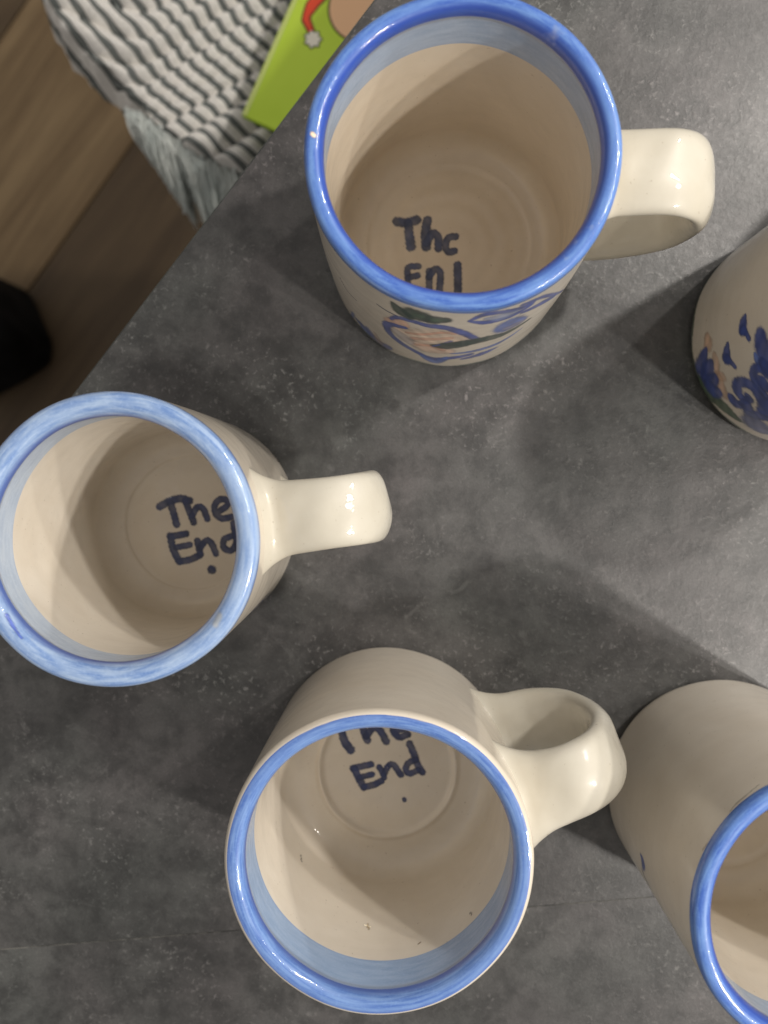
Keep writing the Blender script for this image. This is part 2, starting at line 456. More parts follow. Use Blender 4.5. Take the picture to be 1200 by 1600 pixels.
def zpts(pts, k, ox, oy):
    return [(x / k + ox, y / k + oy) for x, y in pts]
def floor_st(mg, pts, wd, col, op=0.93, k=1, ox=0, oy=0, soft=0.35):
    return ([mg.on_floor(*p) for p in zpts(pts, k, ox, oy)], wd, col, op, soft)
def outer_st(mg, pts, wd, col, op=0.9, k=1, ox=0, oy=0, soft=0.4):
    return ([mg.on_outer(*p) for p in zpts(pts, k, ox, oy)], wd, col, op, soft)

# ---- mug at the top of the picture (largest opening, flower on its side)
m1 = Mug((0.01220, 0.0864), 0.0426, 0.0452, 0.1023, lipw=0.0053, wall=0.0047, band=0.0205, ring=0.031, fine_out=True, fine_floor=True, seed=1, bulge=0.0003, blue_out=0.0048, ringh=0.0004, ky=0.5)
f1 = dict(k=4, ox=460, oy=280); W1 = 0.0041
t1 = [([(640, 265), (700, 272), (765, 255)], W1 * 1.05), ([(712, 275), (718, 350), (728, 420)], [W1, W1 * 1.15]),
      ([(832, 258), (818, 340), (824, 422)], [W1, W1 * 1.1]), ([(828, 400), (862, 340), (898, 365), (900, 432)], W1 * 0.95),
      ([(1008, 358), (962, 368), (945, 420), (965, 455), (1000, 448)], W1 * 0.8),
      ([(775, 545), (712, 552), (708, 610), (712, 680), (735, 735), (800, 745)], W1 * 0.75), ([(712, 615), (770, 602)], W1 * 0.75),
      ([(842, 575), (842, 700), (842, 740)], W1 * 0.8), ([(842, 610), (880, 562), (912, 590), (906, 700), (906, 740)], W1 * 0.8),
      ([(1020, 538), (1022, 640), (1022, 720), (1022, 800)], W1 * 0.95), ([(1015, 760), (970, 770), (965, 830), (1015, 840)], W1 * 0.8)]
fs1 = [floor_st(m1, p, w_, SLATE, 0.90, **f1) for p, w_ in t1]
g7 = dict(k=2.857, ox=480, oy=430)
os1 = [outer_st(m1, [(282, 612), (320, 690), (382, 762)], 0.0007, NAVY, 0.8, **f1),
       outer_st(m1, [(512, 785), (570, 825), (640, 862)], 0.0009, NAVY, 0.85, **f1),
       # fruit-like body: fill, then outline
       outer_st(m1, [(650, 960), (760, 1000), (900, 1010), (1040, 1000)], [0.009, 0.017, 0.019, 0.006], (0.50, 0.38, 0.29), 0.75, **f1),
       outer_st(m1, [(700, 1010), (820, 1060), (960, 1080)], [0.006, 0.010, 0.006], (0.48, 0.34, 0.26), 0.7, **f1),
       outer_st(m1, [(640, 960), (690, 1000), (720, 1030)], [0.005, 0.008, 0.003], (0.30, 0.29, 0.30), 0.6, **f1),
       outer_st(m1, [(700, 965), (800, 978), (920, 968), (1000, 975)], 0.0020, PINKD, 0.55, **f1),
       outer_st(m1, [(740, 1000), (860, 1008), (980, 1000)], 0.0026, PINKD, 0.5, **f1),
       outer_st(m1, [(760, 1040), (850, 1048), (930, 1075)], 0.0024, PINKD, 0.45, **f1),
       outer_st(m1, [(590, 895), (650, 895), (700, 925)], [0.005, 0.006, 0.003], PINK, 0.6, **f1),
       outer_st(m1, [(1140, 1005), (1060, 970), (950, 940), (830, 925), (730, 895), (640, 870), (600, 878)], [0.003, 0.0042, 0.0038, 0.003, 0.0028, 0.0018], COB, 0.85, **f1),
       outer_st(m1, [(690, 935), (600, 912), (572, 920), (590, 965), (650, 1020), (740, 1075), (860, 1125), (980, 1120), (1100, 1095)], [0.0022, 0.0042, 0.0042, 0.004, 0.0034, 0.004, 0.0032], COB, 0.88, **f1),
       outer_st(m1, [(800, 1110), (880, 1145), (950, 1120)], [0.003, 0.005, 0.003], COBL, 0.8, **f1),
       outer_st(m1, [(612, 780), (655, 830), (710, 868)], [0.002, 0.0062, 0.0045], GRN, 0.92, **f1),
       outer_st(m1, [(735, 850), (800, 872)], [0.0085, 0.0080], GRN, 0.9, **f1),
       outer_st(m1, [(860, 890), (950, 892)], [0.0068, 0.0042], GRN, 0.9, **f1),
       outer_st(m1, [(750, 858), (790, 868)], [0.0028, 0.0028], GRN2, 0.6, **f1),
       outer_st(m1, [(870, 892), (915, 894)], [0.0030, 0.0020], GRN2, 0.6, **f1),
       outer_st(m1, [(860, 1045), (940, 1050), (1060, 1035), (1200, 995)], [0.002, 0.0065, 0.006, 0.0015], GRN, 0.88, **f1),
       outer_st(m1, [(560, 322), (640, 300)], [0.001, 0.002], COB, 0.7, **g7),
       outer_st(m1, [(600, 312), (700, 306), (800, 285), (880, 262), (990, 195)], [0.002, 0.006, 0.006, 0.004, 0.002], GRN, 0.85, **g7),
       outer_st(m1, [(720, 212), (790, 180), (870, 165), (940, 150), (1010, 118)], [0.0012, 0.0035, 0.0030, 0.0032, 0.002], COB, 0.88, **g7),
       outer_st(m1, [(722, 212), (790, 214), (860, 200), (930, 172), (1000, 130)], [0.0012, 0.0035, 0.0030, 0.003, 0.002], COB, 0.88, **g7),
       outer_st(m1, [(800, 196), (870, 186), (930, 162)], [0.002, 0.006, 0.003], (0.16, 0.20, 0.34), 0.7, **g7),
       outer_st(m1, [(865, 235), (900, 222), (950, 205)], [0.005, 0.012, 0.006], COBL, 0.8, **g7),
       outer_st(m1, [(880, 240), (920, 225), (960, 205)], [0.002, 0.005, 0.003], (0.18, 0.16, 0.2), 0.6, **g7),
       outer_st(m1, [(960, 130), (1060, 90), (1130, 55)], [0.002, 0.0025, 0.0012], COB, 0.85, **g7),
       outer_st(m1, [(960, 165), (1050, 118), (1100, 88)], [0.002, 0.004, 0.0012], COB, 0.85, **g7),
       outer_st(m1, [(640, 352), (760, 335), (860, 300), (960, 235)], [0.001, 0.003, 0.003, 0.001], COBL, 0.8, **g7),
       outer_st(m1, [(690, 375), (780, 350), (840, 325)], [0.002, 0.005, 0.002], COB, 0.8, **g7),
       outer_st(m1, [(205, 170), (228, 215)], [0.002, 0.005], COBL, 0.75, **g7),
       outer_st(m1, [(225, 205), (260, 250), (270, 262)], [0.004, 0.007, 0.004], COBL, 0.8, **g7),
       outer_st(m1, [(268, 240), (300, 285), (345, 318), (362, 322)], [0.003, 0.007, 0.006, 0.004], COB, 0.75, **g7),
       outer_st(m1, [(300, 262), (320, 300)], [0.002, 0.005], (0.30, 0.22, 0.18), 0.6, **g7)]
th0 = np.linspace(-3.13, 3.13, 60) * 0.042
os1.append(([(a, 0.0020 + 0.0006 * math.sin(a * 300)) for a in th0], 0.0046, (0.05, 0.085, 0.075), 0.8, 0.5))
r1 = build_mug(m1, 'tall deep blue rimmed mug beside the green book, fruit painted on its side', M_rim_strong, M_band, os1, fs1, body_mat=M_body_tan,
               rim_strokes=[([(math.radians(173) * m1.R, 0.0062), (math.radians(173) * m1.R + 0.0003, 0.0068)], 0.0016, (0.62, 0.47, 0.32), 1.0, 0.4)])
build_handle(m1, r1, math.radians(0.0), [(-0.001, 0.083), (0.006, 0.084), (0.019, 0.084), (0.0275, 0.077), (0.0300, 0.063), (0.027, 0.046), (0.014, 0.034), (-0.001, 0.027)],
             [0.0252, 0.0245, 0.0255, 0.0240, 0.0225, 0.022], [0.008, 0.008, 0.0085, 0.0085, 0.009], fil=0.005, filt=0.004, seed=3)

# ---- mug at the left
m2 = Mug((-0.0878, -0.0194), 0.0430, 0.0412, 0.0957, lipw=0.0070, wall=0.0060, band=0.0175, ring=0.0275, fine_floor=True, fine_out=True, seed=2, blue_out=0.0030)
f2 = dict(k=3, ox=0, oy=600); W2 = 0.0034
t2 = [([(748, 575), (800, 547), (850, 537), (888, 548)], W2 * 1.1), ([(800, 560), (815, 610), (828, 658)], W2 * 1.05),
      ([(868, 548), (888, 595), (908, 648)], W2), ([(900, 618), (925, 578), (952, 585), (972, 632)], W2 * 0.95),
      ([(1020, 600), (1060, 575), (1068, 550), (1035, 540), (1008, 565), (1010, 605), (1040, 630), (1088, 622)], W2 * 0.95),
      ([(798, 712), (812, 775), (840, 832)], W2 * 1.05), ([(802, 716), (872, 702)], W2), ([(828, 766), (890, 754)], W2 * 0.9), ([(842, 832), (895, 822), (940, 800)], W2),
      ([(925, 735), (938, 795)], W2 * 0.95), ([(938, 770), (965, 735), (990, 745), (1012, 795)], W2 * 0.95),
      ([(1092, 712), (1052, 728), (1050, 768), (1085, 780), (1108, 745)], W2 * 0.95), ([(1095, 652), (1104, 710), (1120, 778)], W2),
      ([(992, 869), (993, 871)], W2 * 1.25)]
fs2 = [floor_st(m2, p, w_, NAVY, 0.97, **f2) for p, w_ in t2]
g5 = dict(k=3.3333, ox=340, oy=620)
m2.ky = 0.7
os2 = [outer_st(m2, [(272, 1035), (235, 1075), (205, 1110), (165, 1150)], [0.003, 0.010, 0.006, 0.002], COB, 0.9, **g5),
       outer_st(m2, [(300, 1035), (270, 1065), (225, 1100)], [0.001, 0.004, 0.001], NAVY, 0.85, **g5),
       outer_st(m2, [(330, 965), (318, 990)], [0.002, 0.003], COB, 0.7, **g5),
       outer_st(m2, [(200, 1130), (150, 1170), (100, 1215)], [0.001, 0.003, 0.001], COBL, 0.8, **g5)]
for a0, a1, z0, z1, wd_ in ((-40, -50, 0.030, 0.052, 0.0045), (-47, -58, 0.040, 0.066, 0.003), (-38, -44, 0.018, 0.030, 0.004), (-54, -64, 0.026, 0.048, 0.004)):
    os2.append(([(math.radians(a0) * 0.042, z0 * 0.7), (math.radians((a0 + a1) / 2 + 1) * 0.042, (z0 + z1) / 2 * 0.7), (math.radians(a1) * 0.042, z1 * 0.7)], [0.0008, wd_, 0.0008], COB, 0.92, 0.35))
r2 = build_mug(m2, 'mug at the left edge with a thick pale blue rim, handle pointing right', M_rim_pale, M_band_pale, os2, fs2,
               rim_strokes=[([(math.radians(-38) * m2.R, 0.0072), (math.radians(-34) * m2.R, 0.0078)], 0.0034, (0.30, 0.29, 0.24), 0.55, 0.8),
                            ([(math.radians(-145) * m2.R, 0.0088), (math.radians(-139) * m2.R, 0.0083), (math.radians(-133) * m2.R, 0.0077)], [0.0016, 0.0014, 0.0008], (0.05, 0.09, 0.36), 0.85, 0.5)])
build_handle(m2, r2, math.radians(7.0), [(-0.001, 0.078), (0.005, 0.078), (0.019, 0.080), (0.0290, 0.0755), (0.0333, 0.062), (0.029, 0.042), (0.016, 0.027), (-0.001, 0.020)],
             [0.0230, 0.0222, 0.0225, 0.0205, 0.0188, 0.019], [0.0085, 0.0085, 0.0085, 0.009, 0.009], fil=0.0095, filt=0.006, seed=5)

# ---- mug at the bottom centre
m3 = Mug((-0.0111, -0.1156), 0.0464, 0.0468, 0.0891, lipw=0.0060, wall=0.0054, band=0.0205, ring=0.0270, fine_floor=True, seed=3, blue_out=0.0)
f3 = dict(k=3.3333, ox=340, oy=1000); W3 = 0.0037
t3 = [([(590, 440), (650, 425), (725, 405)], W3), ([(640, 430), (658, 520), (692, 572)], [W3, W3 * 1.2]),
      ([(745, 400), (760, 470), (780, 522)], W3), ([(775, 500), (812, 455), (845, 470), (878, 528)], W3),
      ([(930, 470), (985, 455), (975, 420), (930, 425), (915, 470), (945, 505), (990, 492)], W3 * 0.95),
      ([(705, 668), (750, 658), (800, 648)], W3 * 0.9), ([(712, 670), (735, 720), (760, 766)], W3), ([(740, 716), (805, 700)], W3 * 0.8), ([(762, 766), (810, 755), (852, 735)], W3 * 0.9),
      ([(842, 662), (858, 690), (868, 716)], W3 * 0.8), ([(866, 700), (890, 655), (915, 650), (935, 675), (955, 702)], W3 * 0.85),
      ([(1000, 540), (1025, 600), (1042, 650), (1066, 688)], W3 * 0.95), ([(1030, 625), (995, 640), (980, 672), (1000, 695), (1045, 678)], W3 * 0.85),
      ([(972, 831), (973, 833)], W3 * 0.62)]
ws3 = [([m3.on_inner(472, 1334), m3.on_inner(473, 1344)], 0.0008, (0.05, 0.035, 0.02), 0.9), ([m3.on_inner(736, 1427), m3.on_inner(739, 1431)], 0.0008, (0.05, 0.04, 0.03), 0.9),
       ([m3.on_inner(653, 1474), m3.on_inner(656, 1472)], 0.0009, (0.12, 0.07, 0.03), 0.9), ([m3.on_inner(570, 1443), m3.on_inner(578, 1446)], 0.0012, (0.95, 0.88, 0.72), 0.9), ([m3.on_inner(575, 1441), m3.on_inner(576, 1450)], 0.0009, (0.35, 0.25, 0.12), 0.8)]
fs3 = [floor_st(m3, p, w_, NAVY, 0.95, **f3) for p, w_ in t3]
r3 = build_mug(m3, 'wide bottom centre mug, bare cream side, broad looped handle at its upper right', M_rim_mid, M_band_blue, (), fs3, ws3)
build_handle(m3, r3, math.radians(20.5), [(-0.001, 0.066), (0.006, 0.068), (0.018, 0.071), (0.028, 0.066), (0.0325, 0.052), (0.028, 0.034), (0.015, 0.023), (-0.001, 0.018)],
             [0.030, 0.0235, 0.0225, 0.024, 0.026, 0.028, 0.028], [0.010, 0.0095, 0.010, 0.010, 0.010], fil=0.0115, fil2=0.010, filt=0.0055, seed=8, lat=(-0.0045, -0.0030, -0.0022, -0.001, 0.001, 0.003))

# ---- mug at the lower right corner
m4 = Mug((0.1192, -0.1240), 0.0417, 0.0437, 0.0990, lipw=0.0058, wall=0.0052, band=0.0165, ring=0.028, fine_out=True, seed=4, blue_out=0.0005)
g4 = dict(k=2.857, ox=780, oy=1200)
os4 = [outer_st(m4, [(628, 385), (640, 420), (640, 450)], [0.001, 0.0055, 0.002], COB, 0.9, **g4),
       outer_st(m4, [(636, 450), (650, 490), (668, 525)], [0.0012, 0.0025, 0.0012], NAVY, 0.8, **g4)]
for dx, dy, L in ((0, 0, 3),):
    os4.append(outer_st(m4, [(1160, 75), (1110, 115), (1060, 155), (1030, 190)], [0.0003, 0.0009, 0.0003], (0.16, 0.13, 0.10), 0.6, **g4))
    os4.append(outer_st(m4, [(925, 330), (905, 360)], [0.0004, 0.0009], (0.2, 0.15, 0.10), 0.55, **g4))
r4 = build_mug(m4, 'mug cut off by the lower right corner, mostly bare cream side and bright blue rim', M_rim_strong, M_band, os4, ())
build_handle(m4, r4, math.radians(-35.0), [(-0.001, 0.078), (0.006, 0.079), (0.022, 0.080), (0.031, 0.074), (0.034, 0.060), (0.030, 0.042), (0.016, 0.028), (-0.001, 0.022)],
             [0.0235, 0.022, 0.022, 0.022, 0.022], [0.0085, 0.0085, 0.009, 0.009], seed=12)

# ---- mug at the right edge
c5 = at(1240, 530)
m5 = Mug((c5[0], c5[1]), 0.0408, 0.0408, 0.0980, lipw=0.0060, wall=0.0054, band=0.0165, ring=0.028, fine_out=True, seed=5, blue_out=0.0005, bulge=0.0004, ky=0.68)
g5_ = dict(k=4.21, ox=1000, oy=340)
BRN = (0.42, 0.26, 0.17); DB = (0.018, 0.040, 0.19)
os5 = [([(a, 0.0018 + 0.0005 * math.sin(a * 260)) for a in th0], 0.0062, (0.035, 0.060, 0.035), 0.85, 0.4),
       outer_st(m5, [(400, 1075), (470, 1170), (560, 1255), (655, 1335)], [0.006, 0.009, 0.008, 0.003], (0.03, 0.065, 0.03), 0.9, **g5_),
       outer_st(m5, [(432, 790), (440, 830)], [0.005, 0.008], BRN, 0.7, **g5_),
       outer_st(m5, [(485, 910), (495, 960), (502, 1010)], [0.004, 0.006, 0.004], BRN, 0.6, **g5_),
       outer_st(m5, [(505, 1040), (540, 1050)], [0.005, 0.005], BRN, 0.6, **g5_),
       outer_st(m5, [(520, 1060), (535, 1120), (555, 1165)], [0.005, 0.006, 0.006], BRN, 0.65, **g5_),
       outer_st(m5, [(430, 865), (410, 930), (395, 985)], [0.002, 0.008, 0.010], DB, 0.85, **g5_),
       outer_st(m5, [(465, 955), (440, 1010), (425, 1050)], [0.004, 0.010, 0.008], DB, 0.8, **g5_),
       outer_st(m5, [(490, 1060), (460, 1085), (440, 1080)], [0.006, 0.009, 0.008], DB, 0.85, **g5_),
       outer_st(m5, [(512, 1150), (480, 1140), (455, 1110)], [0.006, 0.009, 0.008], DB, 0.85, **g5_),
       outer_st(m5, [(684, 645), (672, 690), (668, 735)], [0.0015, 0.0050, 0.0058], DB, 0.93, **g5_),
       outer_st(m5, [(668, 740), (692, 765), (710, 798)], [0.0045, 0.0028, 0.0028], DB, 0.93, **g5_),
       outer_st(m5, [(572, 826), (566, 880), (564, 925)], [0.0015, 0.0050, 0.0064], DB, 0.93, **g5_),
       outer_st(m5, [(570, 930), (595, 955), (618, 982)], [0.005, 0.003, 0.0026], DB, 0.93, **g5_),
       outer_st(m5, [(785, 770), (795, 850), (830, 920), (860, 960)], [0.006, 0.009, 0.011, 0.012], DB, 0.93, **g5_),
       outer_st(m5, [(748, 895), (765, 940), (800, 990)], [0.0012, 0.004, 0.005], COBL, 0.85, **g5_),
       outer_st(m5, [(842, 1050), (800, 1008), (755, 995), (738, 1040), (765, 1110), (805, 1160), (850, 1200)], 0.0045, DB, 0.92, **g5_),
       outer_st(m5, [(795, 1085), (822, 1120)], [0.007, 0.006], DB, 0.95, **g5_),
       outer_st(m5, [(800, 960), (840, 1010), (880, 1040)], [0.005, 0.007, 0.006], DB, 0.9, **g5_),
       outer_st(m5, [(850, 1260), (790, 1190), (740, 1120), (685, 1088), (638, 1095), (640, 1150), (680, 1195), (715, 1195), (698, 1170)], [0.009, 0.006, 0.006, 0.0055, 0.006, 0.005, 0.005, 0.003], DB, 0.92, **g5_),
       outer_st(m5, [(600, 1185), (625, 1220), (655, 1232)], [0.005, 0.007, 0.005], DB, 0.95, **g5_),
       outer_st(m5, [(655, 1225), (690, 1205), (705, 1190)], 0.003, DB, 0.9, **g5_),
       outer_st(m5, [(700, 1225), (725, 1285), (790, 1305), (850, 1310)], [0.005, 0.008, 0.007, 0.009], DB, 0.9, **g5_),
       outer_st(m5, [(735, 1300), (760, 1360), (800, 1400)], [0.006, 0.014, 0.010], (0.07, 0.09, 0.20), 0.8, **g5_),
       outer_st(m5, [(820, 1280), (850, 1250)], [0.008, 0.012], DB, 0.9, **g5_)]
for k in range(7):      # the flower goes on round the side that is out of the picture
    a0 = (1220 + k * 9, 500 + k * 26)
r5 = build_mug(m5, 'mug cut off by the right edge, two small blue birds and flower painted on', M_rim_strong, M_band, os5, ())
build_handle(m5, r5, math.radians(60.0), [(-0.001, 0.078), (0.006, 0.079), (0.022, 0.080), (0.031, 0.074), (0.034, 0.060), (0.030, 0.042), (0.016, 0.028), (-0.001, 0.022)],
             [0.0235, 0.022, 0.022, 0.022, 0.022], [0.0085, 0.0085, 0.009, 0.009], seed=14)

# ------------------------------------------------------------------ counter
def counter_material(name, seed, tone):
    s = NT(name); tc = s.n('ShaderNodeTexCoord')
    mp = s.n('ShaderNodeMapping'); s.l(tc.outputs['Object'], mp.inputs[0]); mp.inputs['Location'].default_value = (seed * 3.1, seed * 1.7, seed)
    v = mp.outputs[0]
    big = s.noise(15, 9, 0.74, v, 0.4); mid = s.noise(75, 8, 0.68, v, 0.2); fine = s.noise(430, 5, 0.75, v, 0.5); grain = s.noise(1300, 2, 0.6, v)
    def T(k): return (tone * k, tone * k * 0.965, tone * k * 0.945)
    c = s.ramp(big.outputs[0], [(0.36, T(0.48)), (0.50, T(1.0)), (0.66, T(1.42))]).outputs[0]
    c = s.mix(1.0, c, s.ramp(mid.outputs[0], [(0.38, g(0.42)), (0.48, g(0.72)), (0.55, g(0.96)), (0.66, g(1.0))]).outputs[0], 'MULTIPLY')
    c = s.mix(1.0, c, s.ramp(grain.outputs[0], [(0.3, g(0.72)), (0.65, g(1.0))]).outputs[0], 'MULTIPLY')
    # pale flecks, clustered in patches
    patch = s.noise(28, 3, 0.5, v, 0.4)
    fl = s.ramp(fine.outputs[0], [(0.56, g(0)), (0.65, g(1))]).outputs[0]
    clus = s.ramp(patch.outputs[0], [(0.42, g(0.05)), (0.66, g(0.85))]).outputs[0]
    k = s.n('ShaderNodeMath', _operation='MULTIPLY'); s.l(fl, k.inputs[0]); s.l(clus, k.inputs[1])
    c = s.mix(k.outputs[0], c, T(2.9))
    scr = s.noise(55, 6, 0.75, v, 2.2); c = s.mix(s.ramp(scr.outputs[0], [(0.60, g(0)), (0.68, g(0.35))]).outputs[0], c, T(2.1))
    pit = s.noise(190, 4, 0.6, v, 0.3); pm = s.noise(24, 2, 0.5, v)
    k2 = s.n('ShaderNodeMath', _operation='MULTIPLY'); s.l(s.ramp(pit.outputs[0], [(0.64, g(0)), (0.70, g(0.85))]).outputs[0], k2.inputs[0]); s.l(s.ramp(pm.outputs[0], [(0.42, g(0.1)), (0.6, g(1))]).outputs[0], k2.inputs[1])
    c = s.mix(k2.outputs[0], c, T(0.40))
    tint = s.noise(16, 3, 0.5, v)
    c = s.mix(1.0, c, s.ramp(tint.outputs[0], [(0.35, (0.94, 1.0, 0.97)), (0.65, (1.0, 0.945, 0.965))]).outputs[0], 'MULTIPLY')
    s.l(c, s.b.inputs['Base Color'])
    s.l(s.ramp(fine.outputs[0], [(0.3, g(0.50)), (0.7, g(0.40))]).outputs[0], s.b.inputs['Roughness'])
    s.b.inputs['Specular IOR Level'].default_value = 1.0
    nb = s.bump(fine.outputs[0], 0.35, 0.00035); nb = s.bump(mid.outputs[0], 0.2, 0.0006, nb)
    s.l(nb, s.b.inputs['Normal'])
    return s.m

# counter edge as seen: through photo points (120,613) and (587,0)
e0 = at(118, 615); e1 = at(587, 0)
ed = (e1 - e0)[:2]; ed /= np.linalg.norm(ed); en = np.array([ed[1], -ed[0]])     # en points into the counter
if en[0] < 0: en = -en
s0 = at(0, 1483.5); s1 = at(1021, 1401.5)
sd = (s1 - s0)[:2]; sd /= np.linalg.norm(sd); sn = np.array([-sd[1], sd[0]])      # sn points up the picture
T = 0.038
counter = empty('counter', (0, 0, 0)); tag(counter, kind='structure')
def clip_poly(poly, p, n, keep=0.0):
    out = []
    for i in range(len(poly)):
        a, b = poly[i], poly[(i + 1) % len(poly)]
        da, db = (a - p) @ n - keep, (b - p) @ n - keep
        if da >= 0: out.append(a)
        if da * db < 0: out.append(a + (b - a) * da / (da - db))
    return out
big = [np.array(q, float) for q in ((-0.75, -0.8), (0.9, -0.8), (0.9, 0.8), (-0.75, 0.8))]
def slab(name, poly, ztop, th, mat, bev=0.0028, parent=None):
    bm = bmesh.new()
    vs = [bm.verts.new((p[0], p[1], ztop)) for p in poly]
    f = bm.faces.new(vs)
    if f.normal.z < 0: f.normal_flip()
    r = bmesh.ops.extrude_face_region(bm, geom=[f])
    for v in [x for x in r['geom'] if isinstance(x, bmesh.types.BMVert)]: v.co.z -= th
    bmesh.ops.recalc_face_normals(bm, faces=bm.faces)
    if bev:
        ee = [e for e in bm.edges if all(abs(v.co.z - ztop) < 1e-6 for v in e.verts)]
        bmesh.ops.bevel(bm, geom=ee, offset=bev, segments=4, affect='EDGES', profile=0.5)
    me = bpy.data.meshes.new(name); bm.to_mesh(me); bm.free()
    return link(name, me, mat, parent, smooth=False)
M_c1 = counter_material('grey_stone_laminate', 1.0, 0.072)
M_c2 = counter_material('grey_stone_laminate_lower', 5.0, 0.076)
GAP = 0.00022
up = clip_poly(clip_poly(big, e0[:2], en), s0[:2], sn, GAP)
lo = clip_poly(clip_poly(big, e0[:2], en), s0[:2], -sn, GAP)
slab('countertop_panel', up, 0.0, T, M_c1, 0.0, counter)
slab('countertop_panel', lo, 0.0, T, M_c2, 0.0, counter)
# seam filler: a hair proud, pale grey
s = NT('seam_filler'); nn = s.noise(120, 4, 0.6, s.n('ShaderNodeTexCoord').outputs['Object'])
s.l(s.ramp(nn.outputs[0], [(0.38, (0.03, 0.03, 0.028)), (0.65, (0.17, 0.165, 0.15))]).outputs[0], s.b.inputs['Base Color']); s.b.inputs['Roughness'].default_value = 0.5
M_seam = s.m
seam = clip_poly(clip_poly(clip_poly(big, e0[:2], en), s0[:2], sn, -GAP * 0.95), s0[:2], -sn, -GAP * 0.95)
slab('seam_strip', seam, 0.00008, 0.004, M_seam, 0.0, counter)
# rounded front nosing along the edge
def tube_half(name, p0, p1, nrm, zc, rad, mat, parent):
    n = 14; V = []
    for p in (p0, p1):
        for k in range(n + 1):
            a = math.pi / 2 - math.pi * k / n
            V.append((p[0] + nrm[0] * rad * math.cos(a) * 0.16, p[1] + nrm[1] * rad * math.cos(a) * 0.16, zc + rad * math.sin(a)))
    Fq = [(k, k + 1, n + 2 + k, n + 1 + k) for k in range(n)]
    return link(name, mesh_np(name, V, Fq), mat, parent)
s = NT('edge_banding'); nn = s.noise(60, 5, 0.6, s.n('ShaderNodeTexCoord').outputs['Object'])
s.l(s.ramp(nn.outputs[0], [(0.35, (0.05, 0.058, 0.055)), (0.65, (0.13, 0.145, 0.135))]).outputs[0], s.b.inputs['Base Color']); s.b.inputs['Roughness'].default_value = 0.4
tube_half('edge_band', e0[:2] - ed * 0.9, e0[:2] + ed * 0.9, -en, -T / 2, T / 2 - 0.0003, s.m, counter)
# cabinet below, set back under the overhang
s = NT('cabinet_paint'); s.b.inputs['Base Color'].default_value = (0.05, 0.05, 0.05, 1); s.b.inputs['Roughness'].default_value = 0.6
cab = clip_poly(big, e0[:2], en, 0.25)
slab('cabinet', cab, -T - 0.001, 0.859, s.m, 0.0, counter)

# ------------------------------------------------------------------ wood floor
FZ = -0.9
def wood_material(name, seed, c1, c2):
    s = NT(name); tc = s.n('ShaderNodeTexCoord'); mp = s.n('ShaderNodeMapping'); s.l(tc.outputs['Object'], mp.inputs[0])
    mp.inputs['Scale'].default_value = (1.2, 14, 1); mp.inputs['Location'].default_value = (seed * 2.3, seed * 5.1, 0)
    n1 = s.noise(2.2, 6, 0.6, mp.outputs[0], 0.5); mp2 = s.n('ShaderNodeMapping'); s.l(tc.outputs['Object'], mp2.inputs[0])
    mp2.inputs['Scale'].default_value = (4, 90, 1); mp2.inputs['Location'].default_value = (seed, seed * 3, 0)
    n2 = s.noise(3, 4, 0.6, mp2.outputs[0])
    c = s.ramp(n1.outputs[0], [(0.33, c1), (0.68, c2)]).outputs[0]
    c = s.mix(1.0, c, s.ramp(n2.outputs[0], [(0.3, g(0.78)), (0.65, g(1.0))]).outputs[0], 'MULTIPLY')
    s.l(c, s.b.inputs['Base Color']); s.b.inputs['Roughness'].default_value = 0.55
    s.l(s.bump(n2.outputs[0], 0.3, 0.0006), s.b.inputs['Normal'])
    return s.m
woods = [wood_material('brown_wood_light', 1, (0.22, 0.140, 0.066), (0.38, 0.262, 0.135)), wood_material('brown_wood_dark', 2, (0.095, 0.060, 0.030), (0.155, 0.102, 0.052)),
         wood_material('brown_wood_mid', 3, (0.09, 0.057, 0.028), (0.16, 0.10, 0.055))]
pa = at(0, 64, FZ); pb = at(53, 0, FZ); fdir = at(219, 205, FZ) - at(131, 330, FZ)
fa = math.atan2(fdir[1], fdir[0]); fd = np.array([math.cos(fa), math.sin(fa)]); fn = np.array([math.sin(fa), -math.cos(fa)])   # fn: towards lower right
base = at(175, 268, FZ)[:2]
floor = empty('floor', (base[0], base[1], FZ), fa); tag(floor, kind='structure')
PW = 0.247
def plank(i, x0, x1, mat):
    bm = bmesh.new(); gp = 0.0012
    y1 = -i * PW - gp; y0 = -(i + 1) * PW + gp
    vs = [bm.verts.new((x, y, 0)) for x, y in ((x0 + gp, y0), (x1 - gp, y0), (x1 - gp, y1), (x0 + gp, y1))]
    f = bm.faces.new(vs); r = bmesh.ops.extrude_face_region(bm, geom=[f])
    for v in [x for x in r['geom'] if isinstance(x, bmesh.types.BMVert)]: v.co.z -= 0.012
    bmesh.ops.recalc_face_normals(bm, faces=bm.faces)
    bmesh.ops.bevel(bm, geom=[e for e in bm.edges if all(v.co.z > -1e-6 for v in e.verts)], offset=0.0012, segments=1, affect='EDGES')
    me = bpy.data.meshes.new('plank'); bm.to_mesh(me); bm.free()
    return link('plank', me, mat, floor, smooth=False)
lens = {-4: [-1.9, -0.5, 0.9, 1.8], -3: [-1.9, -0.9, 0.6, 1.8], -2: [-1.9, 0.4, 1.8], -1: [-1.9, -1.2, 1.8], 0: [-1.9, 0.8, 1.8], 1: [-1.9, -0.35, 1.0, 1.8], 2: [-1.9, 0.2, 1.8], 3: [-1.9, -1.0, 0.5, 1.8], 4: [-1.9, 0.1, 1.8], 5: [-1.9, -0.6, 1.8]}
cyc = {-4: 0, -3: 2, -2: 1, -1: 0, 0: 1, 1: 2, 2: 0, 3: 1, 4: 2, 5: 0}
for i, xs in lens.items():
    for k in range(len(xs) - 1): plank(i, xs[k], xs[k + 1], woods[(cyc[i] + k * (i != -1 and i != 0)) % 3])
